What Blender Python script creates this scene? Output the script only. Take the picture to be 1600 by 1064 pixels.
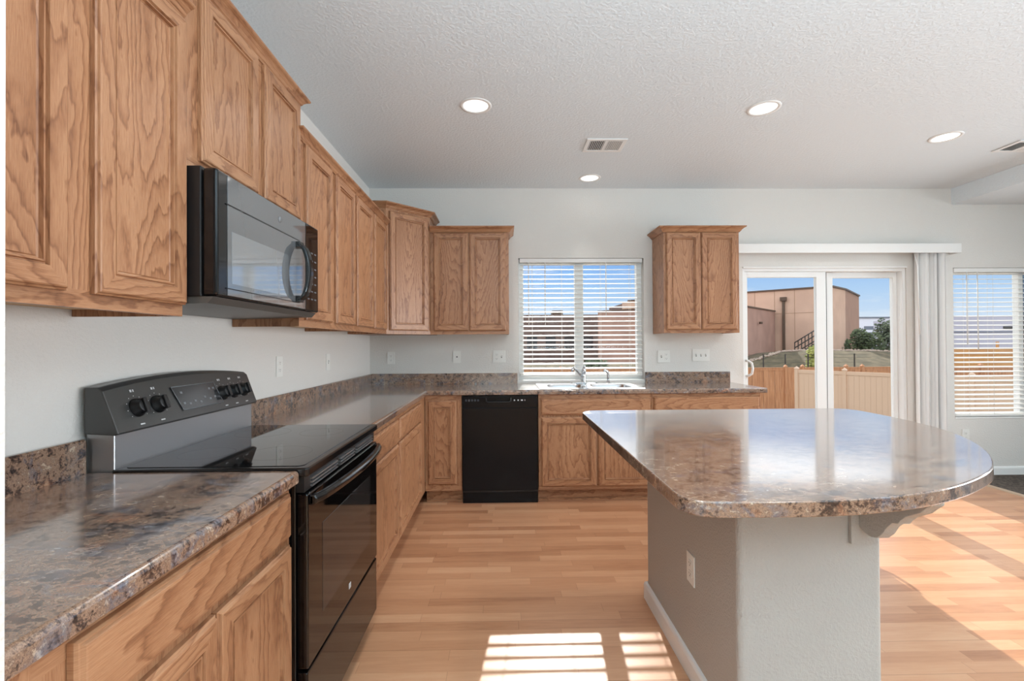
import bpy, bmesh, math, random
from mathutils import Vector, Matrix
random.seed(7)
PI = math.pi
for o in list(bpy.data.objects):
    bpy.data.objects.remove(o, do_unlink=True)
SC = bpy.context.scene
COL = SC.collection

# ------------------------------------------------------------------ camera
F_PX, YAW, PITCH, ROLL, CAM_H = 730.0, .0195, .0072, -.006, 1.286
D, XW, HC = 4.39, -1.243, 2.75          # back wall, left wall, ceiling

def ray(u, v):
    a, b = u - 800, v - 532
    x = a*math.cos(ROLL) + b*math.sin(ROLL); y = -a*math.sin(ROLL) + b*math.cos(ROLL)
    d = Vector((x/F_PX, 1, -y/F_PX))
    y1 = d.y*math.cos(PITCH) - d.z*math.sin(PITCH); z1 = d.y*math.sin(PITCH) + d.z*math.cos(PITCH)
    return Vector((d.x*math.cos(YAW) + y1*math.sin(YAW), -d.x*math.sin(YAW) + y1*math.cos(YAW), z1))
fw = ray(800, 532).normalized()
rt = (ray(801, 532) - ray(800, 532)).normalized()
up = (ray(800, 531) - ray(800, 532)).normalized()
cam_d = bpy.data.cameras.new('camera'); cam = bpy.data.objects.new('camera', cam_d); COL.objects.link(cam)
cam.matrix_world = Matrix(((rt.x, up.x, -fw.x, 0), (rt.y, up.y, -fw.y, 0), (rt.z, up.z, -fw.z, CAM_H), (0, 0, 0, 1)))
cam_d.sensor_width = 36; cam_d.lens = F_PX/1600*36; cam_d.clip_start = .02; cam_d.clip_end = 500
SC.camera = cam

# ------------------------------------------------------------------ exposure, sky, sun, fill lamps
SC.view_settings.view_transform = 'Standard'; SC.view_settings.look = 'None'
SC.view_settings.gamma = 1; SC.view_settings.use_curve_mapping = False
SC.view_settings.exposure = 0.0

def lin(c):
    c = c/255
    return c/12.92 if c <= .04045 else ((c + .055)/1.055)**2.4
def rgb(r, g, b): return (lin(r), lin(g), lin(b), 1)

W = bpy.data.worlds.new('sky'); SC.world = W; W.use_nodes = True
nt = W.node_tree; nt.nodes.clear()
def nd(nt, t, **k):
    n = nt.nodes.new(t)
    for a, b in k.items():
        if a.startswith('i_'): n.inputs[a[2:].replace('_', ' ')].default_value = b
        else: setattr(n, a, b)
    return n
def ramp(nt, stops, interp='LINEAR'):
    n = nt.nodes.new('ShaderNodeValToRGB'); n.color_ramp.interpolation = interp
    e = n.color_ramp.elements
    while len(e) < len(stops): e.new(.5)
    for i, (p, c) in enumerate(stops): e[i].position = p; e[i].color = c
    return n
tc = nd(nt, 'ShaderNodeTexCoord'); sp = nd(nt, 'ShaderNodeSeparateXYZ'); nt.links.new(tc.outputs['Generated'], sp.inputs[0])
grad = ramp(nt, [(0, rgb(120, 110, 100)), (.48, rgb(150, 140, 130)), (.5, rgb(232, 241, 251)), (.545, rgb(184, 216, 250)), (.588, rgb(128, 180, 246)), (.608, (2.4, 2.5, 2.6, 1)), (.68, (2.8, 2.85, 2.95, 1)), (.80, (1.7, 1.8, 2.0, 1)), (1, (1.0, 1.2, 1.6, 1))])
mr = nd(nt, 'ShaderNodeMapRange'); mr.inputs[1].default_value = -1; mr.inputs[2].default_value = 1
nt.links.new(sp.outputs[2], mr.inputs[0]); nt.links.new(mr.outputs[0], grad.inputs[0])
mp = nd(nt, 'ShaderNodeMapping'); mp.inputs['Scale'].default_value = (2.2, 2.2, 15)
nt.links.new(tc.outputs['Generated'], mp.inputs[0])
nz = nd(nt, 'ShaderNodeTexNoise'); nz.inputs['Scale'].default_value = 1.6; nz.inputs['Detail'].default_value = 6; nz.inputs['Roughness'].default_value = .6
nt.links.new(mp.outputs[0], nz.inputs[0])
cr = ramp(nt, [(.48, (0, 0, 0, 1)), (.72, (.85, .85, .85, 1))]); nt.links.new(nz.outputs[0], cr.inputs[0])
mx = nd(nt, 'ShaderNodeMix', data_type='RGBA'); mx.inputs[7].default_value = rgb(246, 250, 255)
nt.links.new(cr.outputs[0], mx.inputs[0]); nt.links.new(grad.outputs[0], mx.inputs[6])
bg = nd(nt, 'ShaderNodeBackground'); bg.inputs[1].default_value = 1.0
nt.links.new(mx.outputs[2], bg.inputs[0])
wo = nd(nt, 'ShaderNodeOutputWorld'); nt.links.new(bg.outputs[0], wo.inputs[0])

def lamp(name, kind, loc, energy, color=(1, 1, 1), target=None, **k):
    l = bpy.data.lights.new(name, kind); l.energy = energy; l.color = color
    for a, b in k.items(): setattr(l, a, b)
    o = bpy.data.objects.new(name, l); COL.objects.link(o); o.location = loc
    if target is not None:
        o.rotation_euler = (Vector(target) - Vector(loc)).to_track_quat('-Z', 'Y').to_euler()
    return o
SUN_DIR = Vector((.11, 1, .545))
lamp('sun', 'SUN', SUN_DIR*20, 6.5, (1, .94, .86), (0, 0, 0), angle=.005)
# added fill lamps, no real source behind them: two uplights, one from the right
lamp('fill_uplight_right', 'AREA', (4.7, -.8, 1.3), 55, (.66, .87, 1), (4.7, -.799, 2.75), shape='RECTANGLE', size=3.4, size_y=3.0)
lamp('fill_uplight_rear', 'AREA', (.8, -1.5, 1.2), 335, (.66, .87, 1), (.8, -1.499, 2.75), shape='RECTANGLE', size=3.6, size_y=1.8)
lamp('fill_light_right', 'AREA', (6.85, 2.2, 1.25), 88, (.88, .94, 1), (0, 1.6, 1.15), shape='RECTANGLE', size=2.5, size_y=1.6, spread=1.7)

# ------------------------------------------------------------------ mesh helpers
class MB:
    def __init__(s): s.v = []; s.f = []; s.m = []; s.sm = []
    def add(s, vs, fs, m=0, smooth=False):
        b = len(s.v); s.v += [tuple(v) for v in vs]
        for f in fs: s.f.append(tuple(b + i for i in f)); s.m.append(m); s.sm.append(smooth)
        return s
    def box(s, x0, x1, y0, y1, z0, z1, m=0, T=None):
        vs = [(x, y, z) for x in (x0, x1) for y in (y0, y1) for z in (z0, z1)]
        if T: vs = [T(*v) for v in vs]
        return s.add(vs, [(0, 1, 3, 2), (4, 6, 7, 5), (0, 4, 5, 1), (2, 3, 7, 6), (0, 2, 6, 4), (1, 5, 7, 3)], m)
    def ext(s, pts, f0, f1, m=0, smooth=False, caps=True):
        n = len(pts); vs = [f0(*p) for p in pts] + [f1(*p) for p in pts]
        s.add(vs, [(i, (i + 1) % n, n + (i + 1) % n, n + i) for i in range(n)], m, smooth)
        if caps:
            s.add([f0(*p) for p in pts], [tuple(range(n))], m); s.add([f1(*p) for p in pts], [tuple(range(n))[::-1]], m)
        return s
    def prism(s, pts, z0, z1, m=0, smooth=False):
        return s.ext(pts, lambda x, y: (x, y, z0), lambda x, y: (x, y, z1), m, smooth)
    def lathe(s, prof, c, ax=(0, 0, 1), seg=32, m=0, smooth=True):
        ax = Vector(ax).normalized(); a = ax.orthogonal().normalized(); b = ax.cross(a); c = Vector(c)
        vs = []
        for r, h in prof:
            for i in range(seg):
                t = 2*PI*i/seg; vs.append(c + ax*h + (a*math.cos(t) + b*math.sin(t))*r)
        fs = [(j*seg + i, j*seg + (i + 1) % seg, (j + 1)*seg + (i + 1) % seg, (j + 1)*seg + i) for j in range(len(prof) - 1) for i in range(seg)]
        return s.add(vs, fs, m, smooth)
    def tube(s, path, r, seg=10, m=0, caps=True):
        P = [Vector(p) for p in path]; n = len(P); vs = []
        rr = r if isinstance(r, (list, tuple)) else [r]*n
        prev = None
        for i, p in enumerate(P):
            t = (P[min(i + 1, n - 1)] - P[max(i - 1, 0)]).normalized()
            a = t.orthogonal().normalized() if prev is None else (prev - t*prev.dot(t)).normalized()
            prev = a; b = t.cross(a)
            for k in range(seg):
                q = 2*PI*k/seg; vs.append(p + (a*math.cos(q) + b*math.sin(q))*rr[i])
        fs = [(j*seg + k, j*seg + (k + 1) % seg, (j + 1)*seg + (k + 1) % seg, (j + 1)*seg + k) for j in range(n - 1) for k in range(seg)]
        if caps: fs += [tuple(range(seg))[::-1], tuple(range((n - 1)*seg, n*seg))]
        return s.add(vs, fs, m, True)
    def sweep(s, path, prof, m=0):
        # profile (outward offset, z) carried along a plan polyline, mitred at its corners; outward is right of travel
        P = [Vector(p) for p in path]; n = len(P); rows = []
        for i in range(n):
            d0 = (P[i] - P[i - 1]).normalized() if i else None
            d1 = (P[i + 1] - P[i]).normalized() if i < n - 1 else None
            n0 = Vector((d0.y, -d0.x)) if d0 else None; n1 = Vector((d1.y, -d1.x)) if d1 else None
            if n0 is None: mi = n1
            elif n1 is None: mi = n0
            else: mi = (n0 + n1); mi = mi/(mi.dot(n0))
            rows.append([(P[i].x + mi.x*o, P[i].y + mi.y*o, z) for o, z in prof])
        k = len(prof)
        vs = [v for r in rows for v in r]
        fs = [(i*k + j, i*k + (j + 1) % k, (i + 1)*k + (j + 1) % k, (i + 1)*k + j) for i in range(n - 1) for j in range(k)]
        fs += [tuple(range(k)), tuple(range((n - 1)*k, n*k))[::-1]]
        return s.add(vs, fs, m)

def link(name, mb, mats, parent=None, base=None, bev=0, seg=2):
    mats = mats if isinstance(mats, (list, tuple)) else [mats]
    b = Vector(base) if base is not None else (Vector(parent['base']) if parent is not None else Vector((0, 0, 0)))
    me = bpy.data.meshes.new(name)
    me.from_pydata([tuple(Vector(v) - b) for v in mb.v], [], mb.f)
    for m in mats: me.materials.append(m)
    for p, mi, sm in zip(me.polygons, mb.m, mb.sm): p.material_index = mi; p.use_smooth = sm
    bm = bmesh.new(); bm.from_mesh(me)
    bmesh.ops.remove_doubles(bm, verts=bm.verts, dist=1e-6)
    bmesh.ops.recalc_face_normals(bm, faces=bm.faces); bm.to_mesh(me); bm.free()
    o = bpy.data.objects.new(name, me); COL.objects.link(o)
    if parent is not None: o.parent = parent; o['base'] = tuple(b)
    else: o.location = b; o['base'] = tuple(b)
    if bev:
        md = o.modifiers.new('bevel', 'BEVEL'); md.width = bev; md.segments = seg; md.limit_method = 'ANGLE'; md.angle_limit = .7; md.harden_normals = False
    return o
def tag(o, label, cat=None, group=None, kind=None):
    if label: o['label'] = label
    if cat: o['category'] = cat
    if group: o['group'] = group
    if kind: o['kind'] = kind
    return o
def thing(name, label, cat, base, group=None):
    o = bpy.data.objects.new(name, None); COL.objects.link(o); o.location = base; o['base'] = tuple(base); o.empty_display_size = .1
    return tag(o, label, cat, group)
def struct(name, mb, mats, label=None, cat=None, **k):
    o = link(name, mb, mats, **k); o['kind'] = 'structure'
    if label: tag(o, label, cat)
    return o

# ------------------------------------------------------------------ materials
def mat(name, col=(.8, .8, .8, 1), rough=.5, metal=0, spec=.5, emit=None, es=0, coat=0):
    m = bpy.data.materials.new(name); m.use_nodes = True
    b = m.node_tree.nodes['Principled BSDF']
    b.inputs['Base Color'].default_value = col; b.inputs['Roughness'].default_value = rough
    b.inputs['Metallic'].default_value = metal; b.inputs['Specular IOR Level'].default_value = spec
    b.inputs['Coat Weight'].default_value = coat; b.inputs['Coat Roughness'].default_value = .05
    if emit: b.inputs['Emission Color'].default_value = emit; b.inputs['Emission Strength'].default_value = es
    return m
def bsdf(m): return m.node_tree.nodes['Principled BSDF']
def coords(nt, scale=(1, 1, 1), rnd=True):
    tc = nd(nt, 'ShaderNodeTexCoord'); src = tc.outputs['Object']
    if rnd:
        oi = nd(nt, 'ShaderNodeObjectInfo'); mu = nd(nt, 'ShaderNodeMath', operation='MULTIPLY'); mu.inputs[1].default_value = 37.0
        nt.links.new(oi.outputs['Random'], mu.inputs[0])
        va = nd(nt, 'ShaderNodeVectorMath', operation='ADD'); nt.links.new(src, va.inputs[0]); nt.links.new(mu.outputs[0], va.inputs[1]); src = va.outputs[0]
    mp = nd(nt, 'ShaderNodeMapping'); mp.inputs['Scale'].default_value = scale; nt.links.new(src, mp.inputs[0])
    return mp.outputs[0]
def noise(nt, vec, scale, detail=3, rough=.5, dist=0):
    n = nd(nt, 'ShaderNodeTexNoise'); n.inputs['Scale'].default_value = scale; n.inputs['Detail'].default_value = detail
    n.inputs['Roughness'].default_value = rough; n.inputs['Distortion'].default_value = dist
    nt.links.new(vec, n.inputs['Vector']); return n.outputs[0]
def bump(m, h, strength, dist=.01):
    nt = m.node_tree; b = nd(nt, 'ShaderNodeBump'); b.inputs['Strength'].default_value = strength; b.inputs['Distance'].default_value = dist
    nt.links.new(h, b.inputs['Height']); nt.links.new(b.outputs[0], bsdf(m).inputs['Normal'])
def math_(nt, op, a, b=None):
    n = nd(nt, 'ShaderNodeMath', operation=op)
    for i, x in enumerate((a, b)):
        if x is None: continue
        if hasattr(x, 'links'): nt.links.new(x, n.inputs[i])
        else: n.inputs[i].default_value = x
    return n.outputs[0]
def noisy(name, c1, c2, scale, rough=.6, b=0, bs=60, detail=4, sc3=(1, 1, 1), **k):
    m = mat(name, c1, rough, **k); nt = m.node_tree; v = coords(nt, sc3, False)
    r = ramp(nt, [(.35, c1), (.65, c2)]); nt.links.new(noise(nt, v, scale, detail), r.inputs[0]); nt.links.new(r.outputs[0], bsdf(m).inputs[0])
    if b: bump(m, noise(nt, v, bs, 3), b)
    return m

def oak(name, vertical, light, mid, dark, rings=28):
    m = mat(name, mid, .36, spec=.45); nt = m.node_tree
    tc = nd(nt, 'ShaderNodeTexCoord'); oi = nd(nt, 'ShaderNodeObjectInfo')
    s = nd(nt, 'ShaderNodeSeparateXYZ'); nt.links.new(tc.outputs['Object'], s.inputs[0])
    face = math_(nt, 'ADD', s.outputs[0], s.outputs[1])
    across, along = (face, s.outputs[2]) if vertical else (s.outputs[2], face)
    rn = oi.outputs['Random']
    across = math_(nt, 'ADD', across, math_(nt, 'MULTIPLY', rn, 7.3)); along = math_(nt, 'ADD', along, math_(nt, 'MULTIPLY', rn, 23.0))
    # long cathedral arches: contour lines of a field stretched along the grain
    cv = nd(nt, 'ShaderNodeCombineXYZ'); nt.links.new(across, cv.inputs[0]); nt.links.new(math_(nt, 'MULTIPLY', along, .16), cv.inputs[1])
    big = noise(nt, cv.outputs[0], 3.6, 1.5, .45, .25)
    cw = nd(nt, 'ShaderNodeCombineXYZ'); nt.links.new(math_(nt, 'MULTIPLY', across, 1.0), cw.inputs[0]); nt.links.new(math_(nt, 'MULTIPLY', along, .35), cw.inputs[1])
    jig = noise(nt, cw.outputs[0], 42, 2, .5)
    field = math_(nt, 'ADD', math_(nt, 'MULTIPLY', big, rings), math_(nt, 'MULTIPLY', jig, 1.3))
    fr = math_(nt, 'FRACT', field)
    rr = ramp(nt, [(0, (0, 0, 0, 1)), (.45, (.12, .12, .12, 1)), (.72, (.5, .5, .5, 1)), (.88, (1, 1, 1, 1)), (1, (.1, .1, .1, 1))]); nt.links.new(fr, rr.inputs[0])
    # fine pores
    cp = nd(nt, 'ShaderNodeCombineXYZ'); nt.links.new(across, cp.inputs[0]); nt.links.new(math_(nt, 'MULTIPLY', along, .045), cp.inputs[1])
    por = noise(nt, cp.outputs[0], 420, 3, .7)
    cl = nd(nt, 'ShaderNodeCombineXYZ'); nt.links.new(across, cl.inputs[0]); nt.links.new(math_(nt, 'MULTIPLY', along, .08), cl.inputs[1])
    blot = noise(nt, cl.outputs[0], 9, 3, .5)
    pr = ramp(nt, [(.35, (0, 0, 0, 1)), (.7, (1, 1, 1, 1))]); nt.links.new(por, pr.inputs[0])
    g = math_(nt, 'ADD', math_(nt, 'MULTIPLY', rr.outputs[0], .36), math_(nt, 'ADD', math_(nt, 'MULTIPLY', pr.outputs[0], .26), math_(nt, 'MULTIPLY', blot, .42)))
    cr = ramp(nt, [(.22, light), (.50, mid), (.88, dark)]); nt.links.new(g, cr.inputs[0])
    nt.links.new(cr.outputs[0], bsdf(m).inputs[0])
    bump(m, math_(nt, 'MULTIPLY', pr.outputs[0], -1.0), .12, .002)
    return m
OAK_L, OAK_M, OAK_D = rgb(178, 132, 97), rgb(154, 107, 75), rgb(108, 68, 45)
OAKV = oak('oak_vertical_grain', True, OAK_L, OAK_M, OAK_D); OAKH = oak('oak_horizontal_grain', False, OAK_L, OAK_M, OAK_D)
OAK = [OAKV, OAKH]
CABIN = mat('cabinet_underside', rgb(196, 160, 118), .6)

def laminate():
    m = mat('granite_look_laminate', rough=.25, spec=.5, coat=1); bsdf(m).inputs['Coat Roughness'].default_value = .09; bsdf(m).inputs['Coat IOR'].default_value = 1.6
    nt = m.node_tree; v = coords(nt, (.8, 1.1, 1), False)
    big = noise(nt, v, 5, 5, .62, .6); med = noise(nt, v, 30, 6, .72, .5); fine = noise(nt, v, 110, 4, .75)
    g = math_(nt, 'ADD', math_(nt, 'MULTIPLY', big, .22), math_(nt, 'ADD', math_(nt, 'MULTIPLY', med, .48), math_(nt, 'MULTIPLY', fine, .36)))
    c = ramp(nt, [(.43, rgb(30, 24, 23)), (.475, rgb(72, 55, 48)), (.515, rgb(122, 96, 79)), (.545, rgb(158, 128, 106)), (.575, rgb(104, 80, 69)), (.615, rgb(172, 148, 126)), (.68, rgb(190, 172, 152))])
    nt.links.new(g, c.inputs[0])
    def patch(scale, lo, hi, amt, off, col, prev):
        b2 = noise(nt, coords(nt, (.75, 1.2, 1.0), False) if off == 0 else vec(off), scale, 6, .7, .8)
        r2 = ramp(nt, [(lo, (0, 0, 0, 1)), (hi, (amt, amt, amt, 1))]); nt.links.new(b2, r2.inputs[0])
        mx = nd(nt, 'ShaderNodeMix', data_type='RGBA'); nt.links.new(r2.outputs[0], mx.inputs[0]); nt.links.new(prev, mx.inputs[6])
        cc = ramp(nt, col); nt.links.new(math_(nt, 'ADD', math_(nt, 'MULTIPLY', med, .5), math_(nt, 'MULTIPLY', fine, .5)), cc.inputs[0])
        nt.links.new(cc.outputs[0], mx.inputs[7]); return mx.outputs[2]
    def vec(off):
        a = nd(nt, 'ShaderNodeVectorMath', operation='ADD'); a.inputs[1].default_value = (off, off*.7, off*.3)
        nt.links.new(coords(nt, (.75, 1.2, 1.0), False), a.inputs[0]); return a.outputs[0]
    o = patch(9, .52, .64, .85, 0, [(.38, rgb(38, 36, 42)), (.50, rgb(84, 86, 98)), (.62, rgb(142, 142, 146))], c.outputs[0])
    o = patch(11, .56, .68, .8, 5.3, [(.38, rgb(96, 58, 42)), (.52, rgb(160, 112, 84)), (.64, rgb(206, 168, 134))], o)
    nt.links.new(o, bsdf(m).inputs[0])
    bump(m, fine, .03, .002)
    return m
LAM = laminate()

def plank_floor():
    m = mat('laminate_planks', rough=.33, spec=.36); nt = m.node_tree
    tc = nd(nt, 'ShaderNodeTexCoord'); s = nd(nt, 'ShaderNodeSeparateXYZ'); nt.links.new(tc.outputs['Object'], s.inputs[0])
    x, y = s.outputs[0], s.outputs[1]
    row = math_(nt, 'FLOOR', math_(nt, 'DIVIDE', y, .066))
    wn = nd(nt, 'ShaderNodeTexWhiteNoise', noise_dimensions='1D'); nt.links.new(row, wn.inputs['W'])
    xs = math_(nt, 'ADD', x, math_(nt, 'MULTIPLY', wn.outputs[0], 3.0))
    # boards of uneven length: two board lengths chosen by row
    ln = math_(nt, 'ADD', .42, math_(nt, 'MULTIPLY', wn.outputs[0], .38))
    q = math_(nt, 'DIVIDE', xs, ln); colm = math_(nt, 'FLOOR', q)
    cv = nd(nt, 'ShaderNodeCombineXYZ'); nt.links.new(row, cv.inputs[0]); nt.links.new(colm, cv.inputs[1])
    w2 = nd(nt, 'ShaderNodeTexWhiteNoise', noise_dimensions='2D'); nt.links.new(cv.outputs[0], w2.inputs['Vector'])
    gv = nd(nt, 'ShaderNodeCombineXYZ'); nt.links.new(math_(nt, 'MULTIPLY', x, .09), gv.inputs[0])
    nt.links.new(math_(nt, 'ADD', y, math_(nt, 'MULTIPLY', w2.outputs[0], 9.0)), gv.inputs[1])
    gr = noise(nt, gv.outputs[0], 70, 5, .65); bl = noise(nt, gv.outputs[0], 14, 3, .5, .5)
    g = math_(nt, 'ADD', math_(nt, 'MULTIPLY', w2.outputs[0], .38), math_(nt, 'ADD', math_(nt, 'MULTIPLY', gr, .40), math_(nt, 'MULTIPLY', bl, .34)))
    c = ramp(nt, [(.2, rgb(146, 96, 67)), (.45, rgb(181, 131, 97)), (.68, rgb(195, 146, 111)), (.95, rgb(208, 165, 130))]); nt.links.new(g, c.inputs[0])
    # joints
    fy = math_(nt, 'FRACT', math_(nt, 'DIVIDE', y, .066)); fx = math_(nt, 'FRACT', q)
    j3 = math_(nt, 'FRACT', math_(nt, 'DIVIDE', y, .198))
    jy = math_(nt, 'LESS_THAN', j3, .010); jx = math_(nt, 'LESS_THAN', fx, .004)
    j = math_(nt, 'MAXIMUM', math_(nt, 'MULTIPLY', jy, .55), math_(nt, 'MULTIPLY', jx, .35))
    mx = nd(nt, 'ShaderNodeMix', data_type='RGBA'); nt.links.new(j, mx.inputs[0]); nt.links.new(c.outputs[0], mx.inputs[6]); mx.inputs[7].default_value = rgb(110, 70, 44)
    nt.links.new(mx.outputs[2], bsdf(m).inputs[0])
    bump(m, gr, .04, .002)
    return m
FLOOR = plank_floor()
def paint(name, col, sc, st, rough=.7, dist=.004):
    m = mat(name, col, rough, spec=.35); nt = m.node_tree; v = coords(nt, rnd=False)
    h = ramp(nt, [(.42, (0, 0, 0, 1)), (.62, (1, 1, 1, 1))]); nt.links.new(noise(nt, v, sc, 3, .55), h.inputs[0])
    bump(m, h.outputs[0], st, dist); return m
WALL = paint('wall_paint', rgb(218, 214, 208), 95, .22, .55)
CEIL = paint('ceiling_paint', rgb(222, 228, 231), 60, .30, .5)
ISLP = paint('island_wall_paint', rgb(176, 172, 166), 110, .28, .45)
WHITE = mat('white_trim', rgb(232, 231, 228), .4); VINYL = mat('white_vinyl_frame', rgb(234, 234, 232), .35)
SLAT = mat('white_blind_slat', rgb(228, 226, 222), .5); CORD = mat('blind_cord', rgb(225, 222, 215), .7)
VANE = mat('pale_blind_vane', rgb(242, 241, 239), .5)
CARPET = noisy('dark_brown_carpet', rgb(58, 49, 43), rgb(104, 92, 82), 55, .95, .8, 220, 5)
BLACK = mat('black_enamel', rgb(14, 14, 15), .12, spec=.5); BLK2 = mat('black_satin_plastic', rgb(22, 22, 23), .35)
GLASSK = mat('black_glass', rgb(9, 9, 10), .04, spec=.6); STEELK = mat('black_stainless', rgb(178, 180, 182), .34, metal=.9)
PANELK = mat('dark_control_panel', rgb(86, 86, 85), .30, metal=.65)
OVENW = mat('oven_window_glass', rgb(46, 43, 42), .05, spec=.6); MWIN = mat('microwave_window_glass', rgb(150, 153, 156), .04, metal=.5, spec=1, coat=1)
MARK = mat('pale_print', rgb(205, 205, 205), .6); GREYP = mat('grey_print', rgb(120, 122, 124), .5)
DWB = mat('black_dishwasher_enamel', rgb(9, 9, 12), .14, spec=.22)
STEEL = mat('brushed_steel', rgb(200, 202, 204), .25, metal=1); CHROME = mat('chrome', rgb(215, 217, 220), .08, metal=1)
PLATE = mat('white_wall_plate', rgb(228, 226, 220), .35); SLOT = mat('dark_slot', rgb(60, 58, 54), .6)
BULB = mat('lit_lens', rgb(255, 255, 255), .5, emit=(1, .97, .93, 1), es=4.5)
DUCT = mat('dark_duct', rgb(40, 40, 42), .7); GREYT = mat('grey_transition_strip', rgb(190, 165, 140), .5)
GLASS = bpy.data.materials.new('window_glass'); GLASS.use_nodes = True
nt = GLASS.node_tree; nt.nodes.clear()
tr = nd(nt, 'ShaderNodeBsdfTransparent'); tr.inputs[0].default_value = (.97, .98, .98, 1)
gl = nd(nt, 'ShaderNodeBsdfGlossy'); gl.inputs['Roughness'].default_value = .01
lw = nd(nt, 'ShaderNodeLayerWeight'); pw = nd(nt, 'ShaderNodeMath', operation='POWER'); pw.inputs[1].default_value = 5
fr = nd(nt, 'ShaderNodeMath', operation='MULTIPLY_ADD'); fr.inputs[1].default_value = .6; fr.inputs[2].default_value = .014
nt.links.new(lw.outputs['Facing'], pw.inputs[0]); nt.links.new(pw.outputs[0], fr.inputs[0])
ms = nd(nt, 'ShaderNodeMixShader'); mo = nd(nt, 'ShaderNodeOutputMaterial')
nt.links.new(fr.outputs[0], ms.inputs[0]); nt.links.new(tr.outputs[0], ms.inputs[1]); nt.links.new(gl.outputs[0], ms.inputs[2]); nt.links.new(ms.outputs[0], mo.inputs[0])

# ------------------------------------------------------------------ room shell
XR, YB = 7.0, -3.5          # right wall, rear wall
WT = .16
W1 = (.15, 1.335, .93, 2.092); DR = (2.28, 3.862, 0, 2.002); W2 = (4.317, 5.60, .545, 1.99)
struct('floor', MB().box(XW - .2, 4.28, YB - .2, D + WT, -.12, 0), FLOOR, 'light oak laminate plank floor', 'floor')
struct('carpet', MB().box(4.31, XR + .2, YB - .2, D + WT, -.12, .008), CARPET, 'dark brown carpet past the end of the plank floor', 'carpet')
struct('trim_1', MB().ext([(4.272, 0), (4.28, .007), (4.305, .012), (4.318, .009), (4.318, -.12), (4.272, -.12)], lambda x, z: (x, YB - .2, z), lambda x, z: (x, D, z)), GREYT, 'thin transition strip between planks and carpet', 'trim')
struct('ceiling', MB().box(XW - .2, XR + .2, YB - .2, D + WT, HC, HC + .15), CEIL, 'white textured ceiling', 'ceiling')
struct('trim_2', MB().box(4.308, XR + .02, YB, D, 2.598, HC - .001), CEIL, 'dropped ceiling soffit at the right', 'soffit')
struct('wall_left', MB().box(XW - .2, XW, YB - .2, D + WT, 0, HC), WALL, 'left kitchen wall behind the range', 'wall')
wb = MB()
for a, b, c, d in ((XW, W1[0], 0, HC), (W1[0], W1[1], 0, W1[2]), (W1[0], W1[1], W1[3], HC), (W1[1], DR[0], 0, HC), (DR[0], DR[1], DR[3], HC),
                   (DR[1], W2[0], 0, HC), (W2[0], W2[1], 0, W2[2]), (W2[0], W2[1], W2[3], HC), (W2[1], XR + .2, 0, HC)):
    wb.box(a, b, D, D + WT, c, d)
struct('wall_back', wb, WALL, 'back wall with the sink window and patio door', 'wall')
struct('wall_rear', MB().box(XW, XR + .2, YB - .2, YB, 0, HC), WALL)
struct('wall_right', MB().box(XR, XR + .2, YB, D, 0, HC), WALL)
struct('wall_near', MB().box(XW, -.600, .42, .575, 0, HC), WALL, 'white wall end at the left edge of the view', 'wall end')
bbp = [(0, 0), (.013, 0), (.013, .07), (.009, .083), (0, .088)]
struct('baseboard_back', MB().ext(bbp, lambda o, z: (DR[1] + .02, D - o, z), lambda o, z: (XR, D - o, z)), WHITE, 'white baseboard under the right window', 'baseboard')

# windows, blinds -------------------------------------------------
def window(n, label, w, stile, sill):
    x0, x1, z0, z1 = w; y0, y1 = D + .07, D + .135
    fm = MB(); t = .045
    fm.box(x0, x0 + t, y0, y1, z0, z1); fm.box(x1 - t, x1, y0, y1, z0, z1); fm.box(x0 + t, x1 - t, y0, y1, z0, z0 + t); fm.box(x0 + t, x1 - t, y0, y1, z1 - t, z1)
    b = Vector(((x0 + x1)/2, y0, z0))
    root = thing('window_%d' % n, label, 'window', b); root['kind'] = 'structure'
    link('window_frame', fm, VINYL, root, bev=.004)
    link('mullion', MB().box(stile[0], stile[1], y0 - .004, y1 - .01, z0 + t, z1 - t), VINYL, root, bev=.004)
    link('pane', MB().box(x0 + t, stile[0], y0 + .03, y0 + .034, z0 + t, z1 - t), GLASS, root)
    link('pane', MB().box(stile[1], x1 - t, y0 + .042, y0 + .046, z0 + t, z1 - t), GLASS, root)
    link('window_sill', MB().box(x0, x1, D - sill, D + .07, z0 - .0, z0 + .014), WHITE, root, bev=.003)
    return root
window(1, 'white two-pane slider window above the kitchen sink', W1, (.690, .772), .0)
w2 = window(2, 'white slider window on the right beside the vertical blinds', W2, (5.03, 5.075), .006)
SCREEN = bpy.data.materials.new('insect_screen_mesh'); SCREEN.use_nodes = True; SCREEN.node_tree.nodes.clear()
sn = SCREEN.node_tree; s1 = nd(sn, 'ShaderNodeBsdfTransparent'); s2 = nd(sn, 'ShaderNodeBsdfDiffuse'); s2.inputs[0].default_value = rgb(70, 70, 72); s3 = nd(sn, 'ShaderNodeMixShader'); s3.inputs[0].default_value = .5; s4 = nd(sn, 'ShaderNodeOutputMaterial')
sn.links.new(s1.outputs[0], s3.inputs[1]); sn.links.new(s2.outputs[0], s3.inputs[2]); sn.links.new(s3.outputs[0], s4.inputs[0])
link('insect_screen', MB().box(5.075, 5.55, D + .128, D + .1285, .59, 1.945), SCREEN, w2)

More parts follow.
